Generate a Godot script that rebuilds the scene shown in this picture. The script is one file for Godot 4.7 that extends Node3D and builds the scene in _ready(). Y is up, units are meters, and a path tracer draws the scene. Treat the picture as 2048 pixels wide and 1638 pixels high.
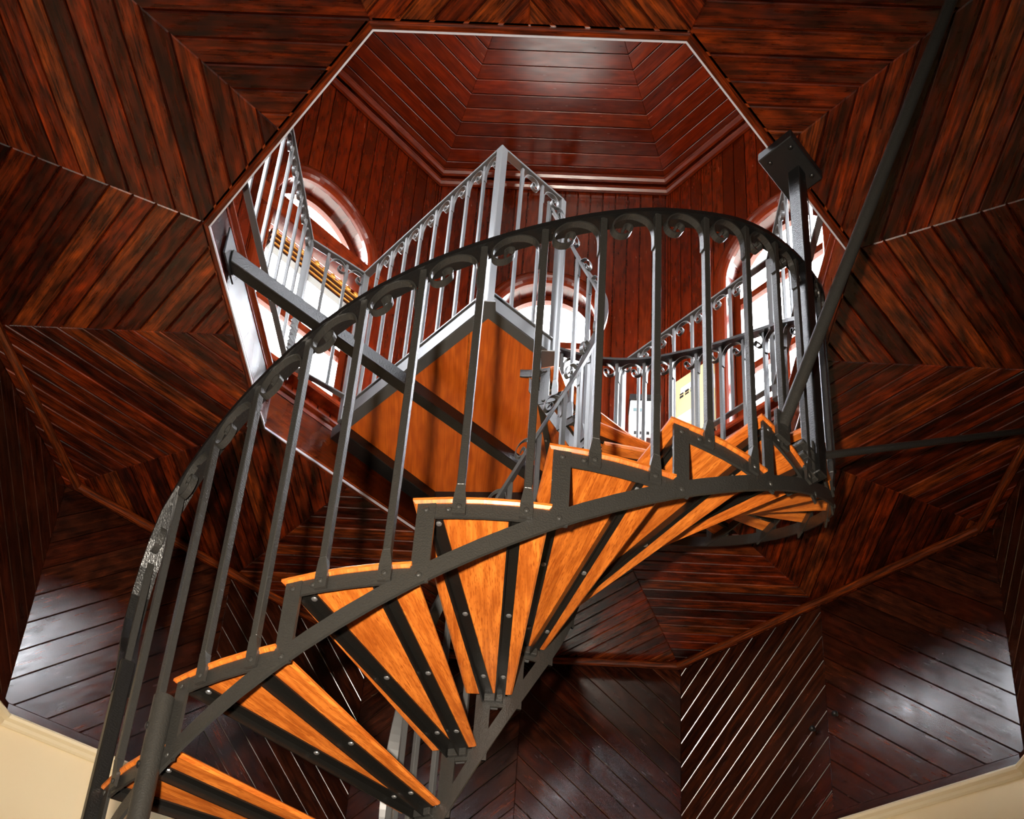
extends Node3D
# One unit of the survey (camera eye to main ceiling) is S metres; the eye is EYE above the hall floor.
const S := 4.0
const EYE := 1.6
const CX := -0.02904          # axis of the octagon
const CZ := -0.87497
const TURN := -1.2252         # degrees
const R_HOLE := 0.3398        # octagon of the stairwell
const R_ROOM := 0.648         # octagon of the panelled room
const R_LANT := 0.565         # octagon of the lantern
const Y_CEIL := 1.0
const Y_FLOOR := 1.075        # lantern floor
const Y_LANT := 2.03          # lantern ceiling
const Y_WOOD := 0.668         # foot of the panelling
const C8 := 0.9238795
const SIDES := ["northeast", "north", "northwest", "west", "southwest", "south", "southeast", "east"]
# spiral stair
const AX := -0.02959
const AZ := -0.84573
const SR := 0.30889
const SRI := 0.09235
const SH := 0.049059
const SY0 := 0.335194
const PH0 := 215.4038
const DPH := 15.21597

var rng := RandomNumberGenerator.new()
var M := {}
var taken := {}
var scroll_mesh: ArrayMesh
var scroll_small: ArrayMesh
var rivet_mesh: ArrayMesh
var screw_mesh: ArrayMesh

func W(x: float, y: float, z: float) -> Vector3:
	return Vector3(x * S, y * S + EYE, z * S)
func ov(k: float, r: float, y: float) -> Vector3:
	var a := deg_to_rad(TURN + 22.5 + 45.0 * k)
	return W(CX + r * cos(a), y, CZ - r * sin(a))
func fn(k: float) -> Vector3:      # outward normal of face k
	var a := deg_to_rad(TURN + 45.0 + 45.0 * k)
	return Vector3(cos(a), 0, -sin(a))
func ft(k: float) -> Vector3:      # along face k, towards the next vertex
	var a := deg_to_rad(TURN + 45.0 + 45.0 * k)
	return Vector3(-sin(a), 0, -cos(a))
func rel(x: float, y: float, z: float) -> Vector3:
	return W(CX + x, y, CZ + z)
func sp(k: float, r: float, y: float) -> Vector3:   # stair: step number, radius, height
	var a := deg_to_rad(PH0 + DPH * k)
	var b := smoothstep(5.5, 7.6, k)      # the upper turn stands a little tighter than the lower
	r *= 1.0 - 0.0215 * b
	return W(AX - 0.0055 * b + r * cos(a), y, AZ - r * sin(a))
const LIFT := [[-4.0, 0.0], [5.0, 0.0], [6.0, 0.001], [8.0, 0.012], [10.0, 0.023], [12.0, 0.024], [14.0, 0.016], [15.5, 0.008]]
func sy(k: float) -> float:
	return SY0 + SH * k + (curve_at(LIFT, k) if k > 5.0 else 0.0)

# ---------------------------------------------------------------- nodes
func numbered(n: String) -> String:
	var c: int = taken.get(n, 0)
	taken[n] = c + 1
	return n if c == 0 else "%s_%03d" % [n, c]
func thing(called: String, label: String, category: String, at: Vector3, group := "", kind := "") -> Node3D:
	var o := Node3D.new()
	o.name = numbered(called)
	add_child(o)
	o.position = at
	o.set_meta("label", label)
	if category != "":
		o.set_meta("category", category)
	if group != "":
		o.set_meta("group", group)
	if kind != "":
		o.set_meta("kind", kind)
	return o
func struct(called: String, label: String, category: String, at := Vector3.ZERO) -> Node3D:
	return thing(called, label, category, at, "", "structure")
func root_at(p: Node) -> Vector3:
	var v := Vector3.ZERO
	var n := p
	while n != self and n is Node3D:
		v += (n as Node3D).position
		n = n.get_parent()
	return v
func part(parent: Node, called: String, mesh: Mesh, mat: Material, at := Vector3.ZERO, basis := Basis.IDENTITY) -> MeshInstance3D:
	var o := MeshInstance3D.new()
	o.name = called
	o.mesh = mesh
	o.material_override = mat
	parent.add_child(o, true)
	# meshes are built in world places: undo what the parents moved
	o.transform = Transform3D(basis, at - root_at(parent))
	return o

# ---------------------------------------------------------------- mesh building
func ns() -> SurfaceTool:
	var st := SurfaceTool.new()
	st.begin(Mesh.PRIMITIVE_TRIANGLES)
	return st
func tri(st: SurfaceTool, a: Vector3, b: Vector3, c: Vector3, n: Vector3, ua := Vector2.ZERO, ub := Vector2.ZERO, uc := Vector2.ZERO) -> void:
	if (b - a).cross(c - a).dot(n) > 0.0:
		var t := b
		b = c
		c = t
		var u := ub
		ub = uc
		uc = u
	st.set_normal(n)
	st.set_uv(ua)
	st.add_vertex(a)
	st.set_normal(n)
	st.set_uv(ub)
	st.add_vertex(b)
	st.set_normal(n)
	st.set_uv(uc)
	st.add_vertex(c)
func quad(st: SurfaceTool, a: Vector3, b: Vector3, c: Vector3, d: Vector3, out_hint: Vector3, uv := []) -> void:
	var n := (c - a).cross(d - b)
	if n.length() < 1e-12:
		return
	n = n.normalized()
	if n.dot(out_hint) < 0.0:
		n = -n
	if uv.is_empty():
		tri(st, a, b, c, n)
		tri(st, a, c, d, n)
	else:
		tri(st, a, b, c, n, uv[0], uv[1], uv[2])
		tri(st, a, c, d, n, uv[0], uv[2], uv[3])
func box(st: SurfaceTool, c: Vector3, ex: Vector3, ey: Vector3, ez: Vector3) -> void:   # half-extent vectors
	var e := [ex, ey, ez]
	for i in 3:
		var a: Vector3 = e[i]
		var b: Vector3 = e[(i + 1) % 3]
		var d: Vector3 = e[(i + 2) % 3]
		for s in [-1.0, 1.0]:
			var m: Vector3 = c + a * s
			var lb := b.length() * 2.0
			var ld := d.length() * 2.0
			quad(st, m - b - d, m + b - d, m + b + d, m - b + d, a * s, [Vector2(0, 0), Vector2(lb, 0), Vector2(lb, ld), Vector2(0, ld)])
# box with all edges chamfered
func cbox(st: SurfaceTool, c: Vector3, ex: Vector3, ey: Vector3, ez: Vector3, ch: float) -> void:
	var e := [ex, ey, ez]
	var u := [ex.normalized(), ey.normalized(), ez.normalized()]
	for i in 3:
		var j := (i + 1) % 3
		var k := (i + 2) % 3
		var b: Vector3 = e[j] - u[j] * ch
		var d: Vector3 = e[k] - u[k] * ch
		for s in [-1.0, 1.0]:
			var m: Vector3 = c + e[i] * s
			var lb := b.length() * 2.0
			var ld := d.length() * 2.0
			quad(st, m - b - d, m + b - d, m + b + d, m - b + d, e[i] * s, [Vector2(0, 0), Vector2(lb, 0), Vector2(lb, ld), Vector2(0, ld)])
			for t in [-1.0, 1.0]:   # edge between faces i,s and j,t
				var p1: Vector3 = c + e[i] * s + (e[j] - u[j] * ch) * t
				var p2: Vector3 = c + (e[i] - u[i] * ch) * s + e[j] * t
				quad(st, p1 - d, p1 + d, p2 + d, p2 - d, u[i] * s + u[j] * t)
	for a in [-1.0, 1.0]:
		for b in [-1.0, 1.0]:
			for d in [-1.0, 1.0]:
				var q1: Vector3 = c + e[0] * a + (e[1] - u[1] * ch) * b + (e[2] - u[2] * ch) * d
				var q2: Vector3 = c + (e[0] - u[0] * ch) * a + e[1] * b + (e[2] - u[2] * ch) * d
				var q3: Vector3 = c + (e[0] - u[0] * ch) * a + (e[1] - u[1] * ch) * b + e[2] * d
				tri(st, q1, q2, q3, (u[0] * a + u[1] * b + u[2] * d).normalized())
func bar(st: SurfaceTool, a: Vector3, b: Vector3, side: Vector3, w: float, t: float, ch := 0.0) -> void:   # w along side
	var d := (b - a)
	var l := d.length()
	d /= l
	var s := (side - d * side.dot(d)).normalized()
	var n := d.cross(s)
	if ch > 0.0:
		cbox(st, (a + b) / 2.0, d * l / 2.0, s * w / 2.0, n * t / 2.0, ch)
	else:
		box(st, (a + b) / 2.0, d * l / 2.0, s * w / 2.0, n * t / 2.0)
func tube(st: SurfaceTool, a: Vector3, b: Vector3, r: float, n := 16, r2 := -1.0) -> void:
	if r2 < 0.0:
		r2 = r
	var d := (b - a).normalized()
	var s := d.cross(Vector3(0.3, 0.2, 0.9)).normalized()
	var t := d.cross(s)
	for i in n:
		var a0 := TAU * i / n
		var a1 := TAU * (i + 1) / n
		var n0 := s * cos(a0) + t * sin(a0)
		var n1 := s * cos(a1) + t * sin(a1)
		var v := [a + n0 * r, a + n1 * r, b + n1 * r2, b + n0 * r2]
		var nn := [n0, n1, n1, n0]
		for o in [[0, 2, 1], [0, 3, 2]]:
			for i3 in o:
				st.set_normal(nn[i3])
				st.set_uv(Vector2.ZERO)
				st.add_vertex(v[i3])
		tri(st, a, v[0], v[1], -d)
		tri(st, b, v[2], v[3], d)
# rectangle swept along points; sides[i] is the width direction
func sweep(st: SurfaceTool, pts: Array, sides: Array, w: float, t: float, crown := 0.0) -> void:
	var rings := []
	var n := pts.size()
	for i in n:
		var d: Vector3 = (pts[min(i + 1, n - 1)] - pts[max(i - 1, 0)]).normalized()
		var s: Vector3 = (sides[i] - d * sides[i].dot(d)).normalized()
		var u := s.cross(d)
		var p: Vector3 = pts[i]
		var ring := [p - s * w / 2 - u * t / 2, p + s * w / 2 - u * t / 2, p + s * w / 2 + u * t / 2, p - s * w / 2 + u * t / 2]
		if crown > 0.0:
			ring = [p - s * w / 2 - u * t / 2, p + s * w / 2 - u * t / 2, p + s * w / 2 + u * t / 2, p + s * w * 0.3 + u * (t / 2 + crown), p - s * w * 0.3 + u * (t / 2 + crown), p - s * w / 2 + u * t / 2]
		rings.append(ring)
	var m: int = rings[0].size()
	for i in n - 1:
		var mid: Vector3 = (pts[i] + pts[i + 1]) / 2.0
		for j in m:
			var a: Vector3 = rings[i][j]
			var b: Vector3 = rings[i][(j + 1) % m]
			var c: Vector3 = rings[i + 1][(j + 1) % m]
			var d: Vector3 = rings[i + 1][j]
			quad(st, a, b, c, d, (a + b + c + d) / 4.0 - mid)
	for e in [0, n - 1]:
		var dd: Vector3 = (pts[1] - pts[0]) if e == 0 else (pts[n - 2] - pts[n - 1])
		for j in range(1, m - 1):
			tri(st, rings[e][0], rings[e][j], rings[e][j + 1], -dd.normalized())
# convex helpers in 2D
func clip_half(poly: Array, n: Vector2, d: float) -> Array:
	var out := []
	var c := poly.size()
	for i in c:
		var a: Vector2 = poly[i]
		var b: Vector2 = poly[(i + 1) % c]
		var da := n.dot(a) - d
		var db := n.dot(b) - d
		if da <= 0.0:
			out.append(a)
		if (da < 0.0 and db > 0.0) or (da > 0.0 and db < 0.0):
			out.append(a + (b - a) * (da / (da - db)))
	var clean := []
	for i in out.size():
		if (out[i] - out[(i + 1) % out.size()]).length() > 1e-4:
			clean.append(out[i])
	return clean
func area2(poly: Array) -> float:
	var s := 0.0
	for i in poly.size():
		s += poly[i].cross(poly[(i + 1) % poly.size()])
	return s / 2.0
func inset(poly: Array, d: float) -> Array:
	var out := []
	var c := poly.size()
	var sg := signf(area2(poly))
	for i in c:
		var p: Vector2 = poly[(i + c - 1) % c]
		var q: Vector2 = poly[i]
		var r: Vector2 = poly[(i + 1) % c]
		var n1 := (q - p).normalized().orthogonal() * -sg   # into the polygon
		var n2 := (r - q).normalized().orthogonal() * -sg
		var k := 1.0 + n1.dot(n2)
		out.append(q + (n1 + n2) * (d / maxf(k, 0.25)))
	return out
# prism of a convex polygon: visible face towards N, chamfered
func slab(poly: Array, o: Vector3, u: Vector3, v: Vector3, n: Vector3, back: float, front: float, ch: float, dir: Vector2, uvoff: Vector2, both := false) -> ArrayMesh:
	var st := ns()
	slab_st(st, poly, o, u, v, n, back, front, ch, dir, uvoff, both)
	return st.commit()
func slab_st(st: SurfaceTool, poly: Array, o: Vector3, u: Vector3, v: Vector3, n: Vector3, back: float, front: float, ch: float, dir: Vector2, uvoff: Vector2, both := false) -> void:
	var inn := inset(poly, ch) if ch > 0.0 else poly
	var c := poly.size()
	var perp := dir.orthogonal()
	var uvf := func(p: Vector2) -> Vector2: return Vector2(p.dot(dir) / 2.4, p.dot(perp) / 0.3) + uvoff
	var at := func(p: Vector2, h: float) -> Vector3: return o + u * p.x + v * p.y + n * h
	var mid := Vector2.ZERO
	for p in poly:
		mid += p / c
	for i in range(1, c - 1):
		tri(st, at.call(inn[0], front), at.call(inn[i], front), at.call(inn[i + 1], front), n, uvf.call(inn[0]), uvf.call(inn[i]), uvf.call(inn[i + 1]))
		if both:
			tri(st, at.call(inn[0], back), at.call(inn[i], back), at.call(inn[i + 1], back), -n, uvf.call(inn[0]), uvf.call(inn[i]), uvf.call(inn[i + 1]))
		else:
			tri(st, at.call(poly[0], back), at.call(poly[i], back), at.call(poly[i + 1], back), -n, uvf.call(poly[0]), uvf.call(poly[i]), uvf.call(poly[i + 1]))
	for i in c:
		var j := (i + 1) % c
		var hint: Vector3 = at.call((poly[i] + poly[j]) / 2.0, 0.0) - at.call(mid, 0.0)
		var ua: Vector2 = uvf.call(poly[i])
		var ub: Vector2 = uvf.call(poly[j])
		var lo := back + (ch if both else 0.0)
		quad(st, at.call(poly[i], front - ch), at.call(poly[j], front - ch), at.call(poly[j], lo), at.call(poly[i], lo), hint, [ua, ub, ub + Vector2(0, 0.08), ua + Vector2(0, 0.08)])
		if ch > 0.0:
			quad(st, at.call(poly[i], front - ch), at.call(poly[j], front - ch), at.call(inn[j], front), at.call(inn[i], front), n + hint.normalized(), [ua, ub, uvf.call(inn[j]), uvf.call(inn[i])])
			if both:
				quad(st, at.call(poly[i], lo), at.call(poly[j], lo), at.call(inn[j], back), at.call(inn[i], back), -n + hint.normalized(), [ua, ub, uvf.call(inn[j]), uvf.call(inn[i])])
# boards laid over a convex polygon
func boards(parent: Node3D, poly: Array, o: Vector3, u: Vector3, v: Vector3, n: Vector3, dir: Vector2, width: float, phase: float, mats: Array, th := 0.014, ch := 0.005, gap := 0.002) -> void:
	var perp := dir.orthogonal()
	var lo := 1e9
	var hi := -1e9
	for p in poly:
		lo = minf(lo, perp.dot(p))
		hi = maxf(hi, perp.dot(p))
	var i0 := floori((lo - phase) / width)
	var i1 := floori((hi - phase) / width)
	for i in range(i0, i1 + 1):
		var a := phase + i * width + gap / 2.0
		var b := phase + (i + 1) * width - gap / 2.0
		var q := clip_half(clip_half(poly, perp, b), -perp, -a)
		if q.size() < 3 or absf(area2(q)) < 0.0006:
			continue
		var cc := minf(ch, sqrt(absf(area2(q))) * 0.12)
		var off := Vector2(rng.randf(), rng.randf_range(0.0, 0.6) - a / 0.3)
		part(parent, "board", slab(q, o, u, v, n, 0.0, th, cc, dir, off), mats[rng.randi() % mats.size()])

# ---------------------------------------------------------------- materials
func noise(sd: int, freq: float, oct := 3) -> FastNoiseLite:
	var f := FastNoiseLite.new()
	f.seed = sd
	f.noise_type = FastNoiseLite.TYPE_SIMPLEX_SMOOTH
	f.frequency = freq
	f.fractal_octaves = oct
	return f
# wood: long fibres along x (wraps), broad figure, cathedral bands, pores
func wood_image(sd: int, dark: Color, light: Color, figure: float, streak: float, pores: float, w := 768, h := 192) -> Image:
	var img := Image.create(w, h, false, Image.FORMAT_RGB8)
	var f1 := noise(sd, 1.0, 3)
	var f2 := noise(sd + 7, 1.0, 2)
	var f3 := noise(sd + 13, 1.0, 2)
	for x in w:
		var a := TAU * x / w
		var ca := cos(a)
		var sa := sin(a)
		for y in h:
			var v := float(y) / h
			var warp := f2.get_noise_3d(ca * 0.8, sa * 0.8, v * 2.2)
			var ring := 0.5 + 0.5 * sin((v * 7.0 + warp * 1.3) * TAU)
			var fib := f1.get_noise_3d(ca * 1.3, sa * 1.3, v * 46.0)
			var pore := f3.get_noise_3d(ca * 9.0, sa * 9.0, v * 120.0)
			var blotch := f2.get_noise_3d(ca * 2.4 + 9.0, sa * 2.4, v * 6.0)
			var k := 0.5 + figure * (ring - 0.5) + streak * fib + 0.38 * blotch
			if pore > 0.25:
				k -= pores * (pore - 0.25) * 2.0
			img.set_pixel(x, y, dark.lerp(light, clampf(k, 0.0, 1.0)))
	return img
func rough_image(sd: int, lo: float, hi: float, w := 384, h := 128) -> Image:
	var img := Image.create(w, h, false, Image.FORMAT_RGB8)
	var f1 := noise(sd, 1.0, 3)
	for x in w:
		var a := TAU * x / w
		for y in h:
			var v := float(y) / h
			var k := 0.5 + 0.5 * f1.get_noise_3d(cos(a) * 2.0, sin(a) * 2.0, v * 9.0) + 0.08 * f1.get_noise_3d(cos(a) * 1.2 + 5.0, sin(a) * 1.2, v * 40.0)
			var c := lerpf(lo, hi, clampf(k, 0.0, 1.0))
			img.set_pixel(x, y, Color(c, c, c))
	return img
func tex(img: Image) -> ImageTexture:
	img.generate_mipmaps()
	return ImageTexture.create_from_image(img)
func wood_mats(sd: int, dark: Color, light: Color, figure: float, streak: float, pores: float, lo: float, hi: float, tints: Array, spec := 0.5) -> Array:
	var t := tex(wood_image(sd, dark, light, figure, streak, pores))
	var rt := tex(rough_image(sd + 3, lo, hi))
	var out := []
	for k in tints:
		var m := StandardMaterial3D.new()
		m.albedo_texture = t
		m.albedo_color = k
		m.roughness = 1.0
		m.roughness_texture = rt
		m.metallic_specular = spec
		out.append(m)
	return out
func metal(c: Color, rough: float, spec := 0.5, grain := 0.5, metallic := 0.0) -> StandardMaterial3D:
	var m := StandardMaterial3D.new()
	m.albedo_color = c
	m.roughness = rough
	m.metallic_specular = spec
	m.metallic = metallic
	m.uv1_triplanar = true
	m.uv1_world_triplanar = true
	m.uv1_scale = Vector3.ONE * 9.0
	if grain > 0.0:
		m.normal_enabled = true
		m.normal_texture = M.metal_normal
		m.normal_scale = grain
	return m
func plain(c: Color, rough: float) -> StandardMaterial3D:
	var m := StandardMaterial3D.new()
	m.albedo_color = c
	m.roughness = rough
	return m
func make_materials() -> void:
	var nt := NoiseTexture2D.new()
	nt.width = 256
	nt.height = 256
	nt.seamless = true
	nt.as_normal_map = true
	nt.bump_strength = 3.0
	nt.noise = noise(5, 0.06, 4)
	M.metal_normal = nt
	var g := func(k: float) -> Color: return Color(k, k, k)
	M.ceil = wood_mats(11, Color(0.12, 0.038, 0.011), Color(0.6, 0.25, 0.066), 0.2, 0.42, 0.45, 0.2, 0.38, [Color(1, 1, 1), Color(0.86, 0.76, 0.7), Color(0.7, 0.58, 0.5), Color(0.95, 0.78, 0.66), Color(0.54, 0.42, 0.36)])
	M.wall = wood_mats(23, Color(0.1, 0.04, 0.022), Color(0.36, 0.16, 0.08), 0.2, 0.4, 0.5, 0.14, 0.32, [Color(1, 1, 1), Color(0.85, 0.82, 0.8), Color(0.72, 0.68, 0.66), Color(0.92, 0.8, 0.74)], 0.9)
	M.lant = wood_mats(37, Color(0.27, 0.072, 0.013), Color(0.45, 0.15, 0.034), 0.15, 0.35, 0.08, 0.17, 0.3, [Color(1, 1, 1), Color(0.9, 0.86, 0.84), Color(0.8, 0.75, 0.72), Color(1, 0.92, 0.88)])
	M.oak = wood_mats(53, Color(0.6, 0.29, 0.08), Color(0.87, 0.5, 0.19), 0.28, 0.4, 1.4, 0.3, 0.45, [Color(1, 1, 1), Color(0.94, 0.92, 0.88), Color(1, 0.95, 0.9)])
	M.ply = wood_mats(61, Color(0.66, 0.28, 0.05), Color(0.82, 0.4, 0.1), 0.3, 0.5, 0.2, 0.35, 0.5, [Color(1, 1, 1)])
	M.fascia = wood_mats(37, Color(0.34, 0.115, 0.04), Color(0.6, 0.26, 0.1), 0.2, 0.35, 0.3, 0.06, 0.12, [Color(1, 1, 1), Color(0.92, 0.9, 0.88)])
	M.iron = metal(Color(0.165, 0.16, 0.15), 0.34, 0.5, 0.7)
	M.iron_dark = metal(Color(0.075, 0.072, 0.07), 0.32, 0.5, 0.6)
	M.rail_grey = metal(Color(0.28, 0.28, 0.28), 0.33, 0.5, 0.0)
	M.steel = metal(Color(0.62, 0.62, 0.62), 0.3, 0.5, 0.0, 0.8)
	M.angle = metal(Color(0.075, 0.07, 0.062), 0.3, 0.5, 0.2)
	M.cream = plain(Color(0.93, 0.85, 0.69), 0.75)
	M.cream_trim = plain(Color(0.95, 0.89, 0.76), 0.5)
	M.white = plain(Color(0.86, 0.86, 0.84), 0.5)
	M.strip = plain(Color(0.72, 0.72, 0.76), 0.3)  # pale colour stands in for lantern light catching the opening edge
	M.paper = plain(Color(0.83, 0.74, 0.55), 0.7)
	M.dark_plastic = plain(Color(0.06, 0.06, 0.065), 0.5)
	M.gold = metal(Color(0.72, 0.5, 0.2), 0.35, 0.5, 0.3, 0.5)
	M.stone = plain(Color(0.42, 0.36, 0.3), 0.5)
	var gl := StandardMaterial3D.new()
	gl.transparency = BaseMaterial3D.TRANSPARENCY_ALPHA
	gl.albedo_color = Color(0.95, 0.98, 1.0, 0.06)
	gl.roughness = 0.02
	M.glass = gl

# ---------------------------------------------------------------- scene
func _ready() -> void:
	rng.seed = 4711
	setup_view()
	make_materials()
	make_shared()
	main_ceiling()
	panelled_walls()
	lower_room()
	stairwell()
	lantern_room()
	windows()
	staircase()
	landing()
	guard_rails()
	braces()
	small_things()

func setup_view() -> void:
	var cam := Camera3D.new()
	cam.name = "camera"
	add_child(cam)
	var pitch := deg_to_rad(24.0125)
	var roll := deg_to_rad(3.5201)
	var f := Vector3(0, sin(pitch), -cos(pitch))
	var up := Vector3(0, cos(pitch), sin(pitch))
	var r := Vector3.RIGHT * cos(roll) + up * sin(roll)
	var u := -Vector3.RIGHT * sin(roll) + up * cos(roll)
	cam.transform = Transform3D(Basis(r, u, -f), Vector3(0, EYE, 0))
	cam.projection = Camera3D.PROJECTION_FRUSTUM
	cam.keep_aspect = Camera3D.KEEP_HEIGHT
	var focal := 2218.03
	cam.near = 0.05
	cam.far = 100.0
	cam.size = cam.near * 1638.0 / focal
	cam.frustum_offset = Vector2((1024.0 - 1043.45) / focal, (1722.39 - 819.0) / focal) * cam.near
	cam.current = true

	var env := Environment.new()
	env.tonemap_mode = Environment.TONE_MAPPER_LINEAR
	env.tonemap_exposure = 1.0
	env.background_mode = Environment.BG_SKY
	var sky := Sky.new()
	var sm := ProceduralSkyMaterial.new()
	sm.sky_top_color = Color(0.95, 0.97, 1.0)
	sm.sky_horizon_color = Color(1.0, 0.99, 0.97)
	sm.ground_horizon_color = Color(0.75, 0.75, 0.74)
	sm.ground_bottom_color = Color(0.5, 0.5, 0.48)
	sky.sky_material = sm
	env.sky = sky
	env.background_energy_multiplier = 52.0
	env.sdfgi_enabled = true
	env.ssao_enabled = true
	env.ssil_enabled = true
	var we := WorldEnvironment.new()
	we.name = "world_environment"
	we.environment = env
	add_child(we)

	# the photographer's flash: out of view at the left of the eye, on an added stand
	var head := Vector3(-0.14, EYE + 0.06, 0.06)
	var aim := Vector3(-0.08, 0.645, -0.755).normalized()
	var t := thing("unseen_flash_lamp", "small white flash lamp out of view beside the viewpoint, on an added black stand", "lamp", Vector3(head.x, 0, head.z))
	var st := ns()
	tube(st, Vector3(head.x, 0.01, head.z), head - Vector3(0, 0.03, 0), 0.008)
	part(t, "stand", st.commit(), plain(Color(0.05, 0.05, 0.05), 0.5))  # added pole that carries the unseen flash
	st = ns()
	tube(st, Vector3(head.x, 0.0, head.z), Vector3(head.x, 0.015, head.z), 0.12, 24)
	part(t, "base", st.commit(), plain(Color(0.05, 0.05, 0.05), 0.5))  # foot of the added pole
	st = ns()
	bar(st, head - aim * 0.07, head - aim * 0.012, Vector3.RIGHT, 0.075, 0.05, 0.004)
	part(t, "lamp_head", st.commit(), plain(Color(0.05, 0.05, 0.05), 0.5))
	var glow := StandardMaterial3D.new()
	glow.albedo_color = Color(0.9, 0.9, 0.9)
	glow.emission_enabled = true
	glow.emission = Color(1.0, 0.97, 0.92)
	glow.emission_energy_multiplier = 2.0
	st = ns()
	bar(st, head - aim * 0.011, head - aim * 0.006, Vector3.RIGHT, 0.066, 0.042)
	part(t, "flash_lens", st.commit(), glow)
	var l := SpotLight3D.new()
	l.name = "flash_light"
	l.light_color = Color(1.0, 0.95, 0.88)
	l.light_energy = 31.0
	l.spot_range = 30.0
	l.spot_attenuation = 2.0
	l.spot_angle = 37.0
	l.spot_angle_attenuation = 1.0
	l.light_size = 0.03
	l.shadow_enabled = true
	t.add_child(l)
	l.look_at_from_position(head + aim * 0.004, head + aim, Vector3.UP)

func make_shared() -> void:
	scroll_mesh = make_scroll(1.3, 1.22, 0.019, 0.0045)
	scroll_small = make_scroll(0.95, 1.0, 0.016, 0.0035)
	var st := ns()
	for ring in 3:
		for i in 10:
			var a0 := TAU * i / 10.0
			var a1 := TAU * (i + 1) / 10.0
			var h0 := ring / 3.0 * PI / 2.0
			var h1 := (ring + 1) / 3.0 * PI / 2.0
			var p := func(a: float, h: float) -> Vector3: return Vector3(cos(a) * cos(h), sin(a) * cos(h), sin(h) * 0.55)
			quad(st, p.call(a0, h0), p.call(a1, h0), p.call(a1, h1), p.call(a0, h1), p.call((a0 + a1) / 2, (h0 + h1) / 2)) if ring < 2 else tri(st, p.call(a0, h0), p.call(a1, h0), Vector3(0, 0, 0.55), Vector3(0, 0, 1))
	rivet_mesh = st.commit()
	screw_mesh = rivet_mesh
# C-scroll of flat iron: x runs away from its baluster, y = 0 is the underside of the rail, width along z
func make_scroll(sx: float, syy: float, w: float, t: float) -> ArrayMesh:
	var c := Curve2D.new()
	var raw := [Vector2(0.0, -0.118), Vector2(0.0, -0.085), Vector2(-0.003, -0.055), Vector2(-0.016, -0.027), Vector2(-0.038, -0.010), Vector2(-0.062, -0.004), Vector2(-0.084, -0.012), Vector2(-0.099, -0.031), Vector2(-0.100, -0.054), Vector2(-0.087, -0.072), Vector2(-0.068, -0.074), Vector2(-0.056, -0.062), Vector2(-0.056, -0.046), Vector2(-0.066, -0.039), Vector2(-0.075, -0.046), Vector2(-0.072, -0.055)]
	var pts := []
	var n := raw.size()
	for i in n - 1:
		var p0: Vector2 = raw[max(i - 1, 0)]
		var p1: Vector2 = raw[i]
		var p2: Vector2 = raw[i + 1]
		var p3: Vector2 = raw[min(i + 2, n - 1)]
		for k in 3:
			pts.append(p1.cubic_interpolate(p2, p0, p3, k / 3.0))
	pts.append(raw[n - 1])
	var p3d := []
	var sd := []
	for p in pts:
		p3d.append(Vector3(p.x * sx, p.y * syy, 0))
		sd.append(Vector3(0, 0, 1))
	var st := ns()
	sweep(st, p3d, sd, w, t)
	return st.commit()

# ---------------------------------------------------------------- the setting
func main_ceiling() -> void:
	var a_in := R_HOLE * C8 * S
	var a_out := R_ROOM * C8 * S
	var k8 := tan(deg_to_rad(22.5))
	for k in 8:
		var c := struct("ceiling", "dark varnished %s sector of the flat chevron-boarded ceiling round the stairwell" % SIDES[k], "ceiling", Vector3(CX * S, Y_CEIL * S + EYE, CZ * S))
		var o := Vector3(CX * S, Y_CEIL * S + EYE, CZ * S)
		var u := ft(k)
		var v := fn(k)
		# structural slab behind the boards
		part(c, "slab", slab([Vector2(-a_in * k8, a_in), Vector2(a_in * k8, a_in), Vector2((a_out + 0.2) * k8, a_out + 0.2), Vector2(-(a_out + 0.2) * k8, a_out + 0.2)], o + Vector3(0, 0.015, 0), u, v, Vector3.DOWN, -(Y_FLOOR - Y_CEIL) * S + 0.05, 0.0, 0.0, Vector2.RIGHT, Vector2.ZERO), M.ceil[4])
		var w := 0.0285 * S / sqrt(2.0)
		var rim := a_in + 0.02
		for s in [-1.0, 1.0]:
			var poly := [Vector2(0, rim), Vector2(s * rim * k8, rim), Vector2(s * a_out * k8, a_out), Vector2(0, a_out)]
			if s < 0:
				poly.reverse()
			var d: Vector2 = Vector2(s, -1).normalized()
			boards(c, poly, o + Vector3(0, 0.014, 0), u, v, Vector3.DOWN, d, w, 0.006, M.ceil, 0.014, 0.0035, 0.0055)
func panelled_walls() -> void:
	var h0 := Y_WOOD * S + EYE
	var h1 := Y_CEIL * S + EYE
	var ap := R_ROOM * C8 * S
	var hw := ap * tan(deg_to_rad(22.5))
	for k in 8:
		var o := Vector3(CX * S, 0, CZ * S) + fn(k) * ap
		var c := struct("wall_" + SIDES[k], "dark stained %s wall of diagonal boards meeting in a chevron" % SIDES[k], "wall", o + Vector3(0, h0, 0))
		part(c, "backing", slab([Vector2(-hw - 0.06, h0), Vector2(hw + 0.06, h0), Vector2(hw + 0.06, h1 + 0.02), Vector2(-hw - 0.06, h1 + 0.02)], o, ft(k), Vector3.UP, -fn(k), -0.15, -0.0142, 0.0, Vector2.RIGHT, Vector2.ZERO), M.wall[2])
		var w := 0.041 * S / sqrt(2.0)
		for s in [-1.0, 1.0]:
			var poly := [Vector2(0, h0), Vector2(s * hw, h0), Vector2(s * hw, h1), Vector2(0, h1)]
			boards(c, poly, o + fn(k) * 0.014, ft(k), Vector3.UP, -fn(k), Vector2(s, -1).normalized(), w, 0.01, M.wall, 0.014, 0.0027, 0.003)
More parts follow.
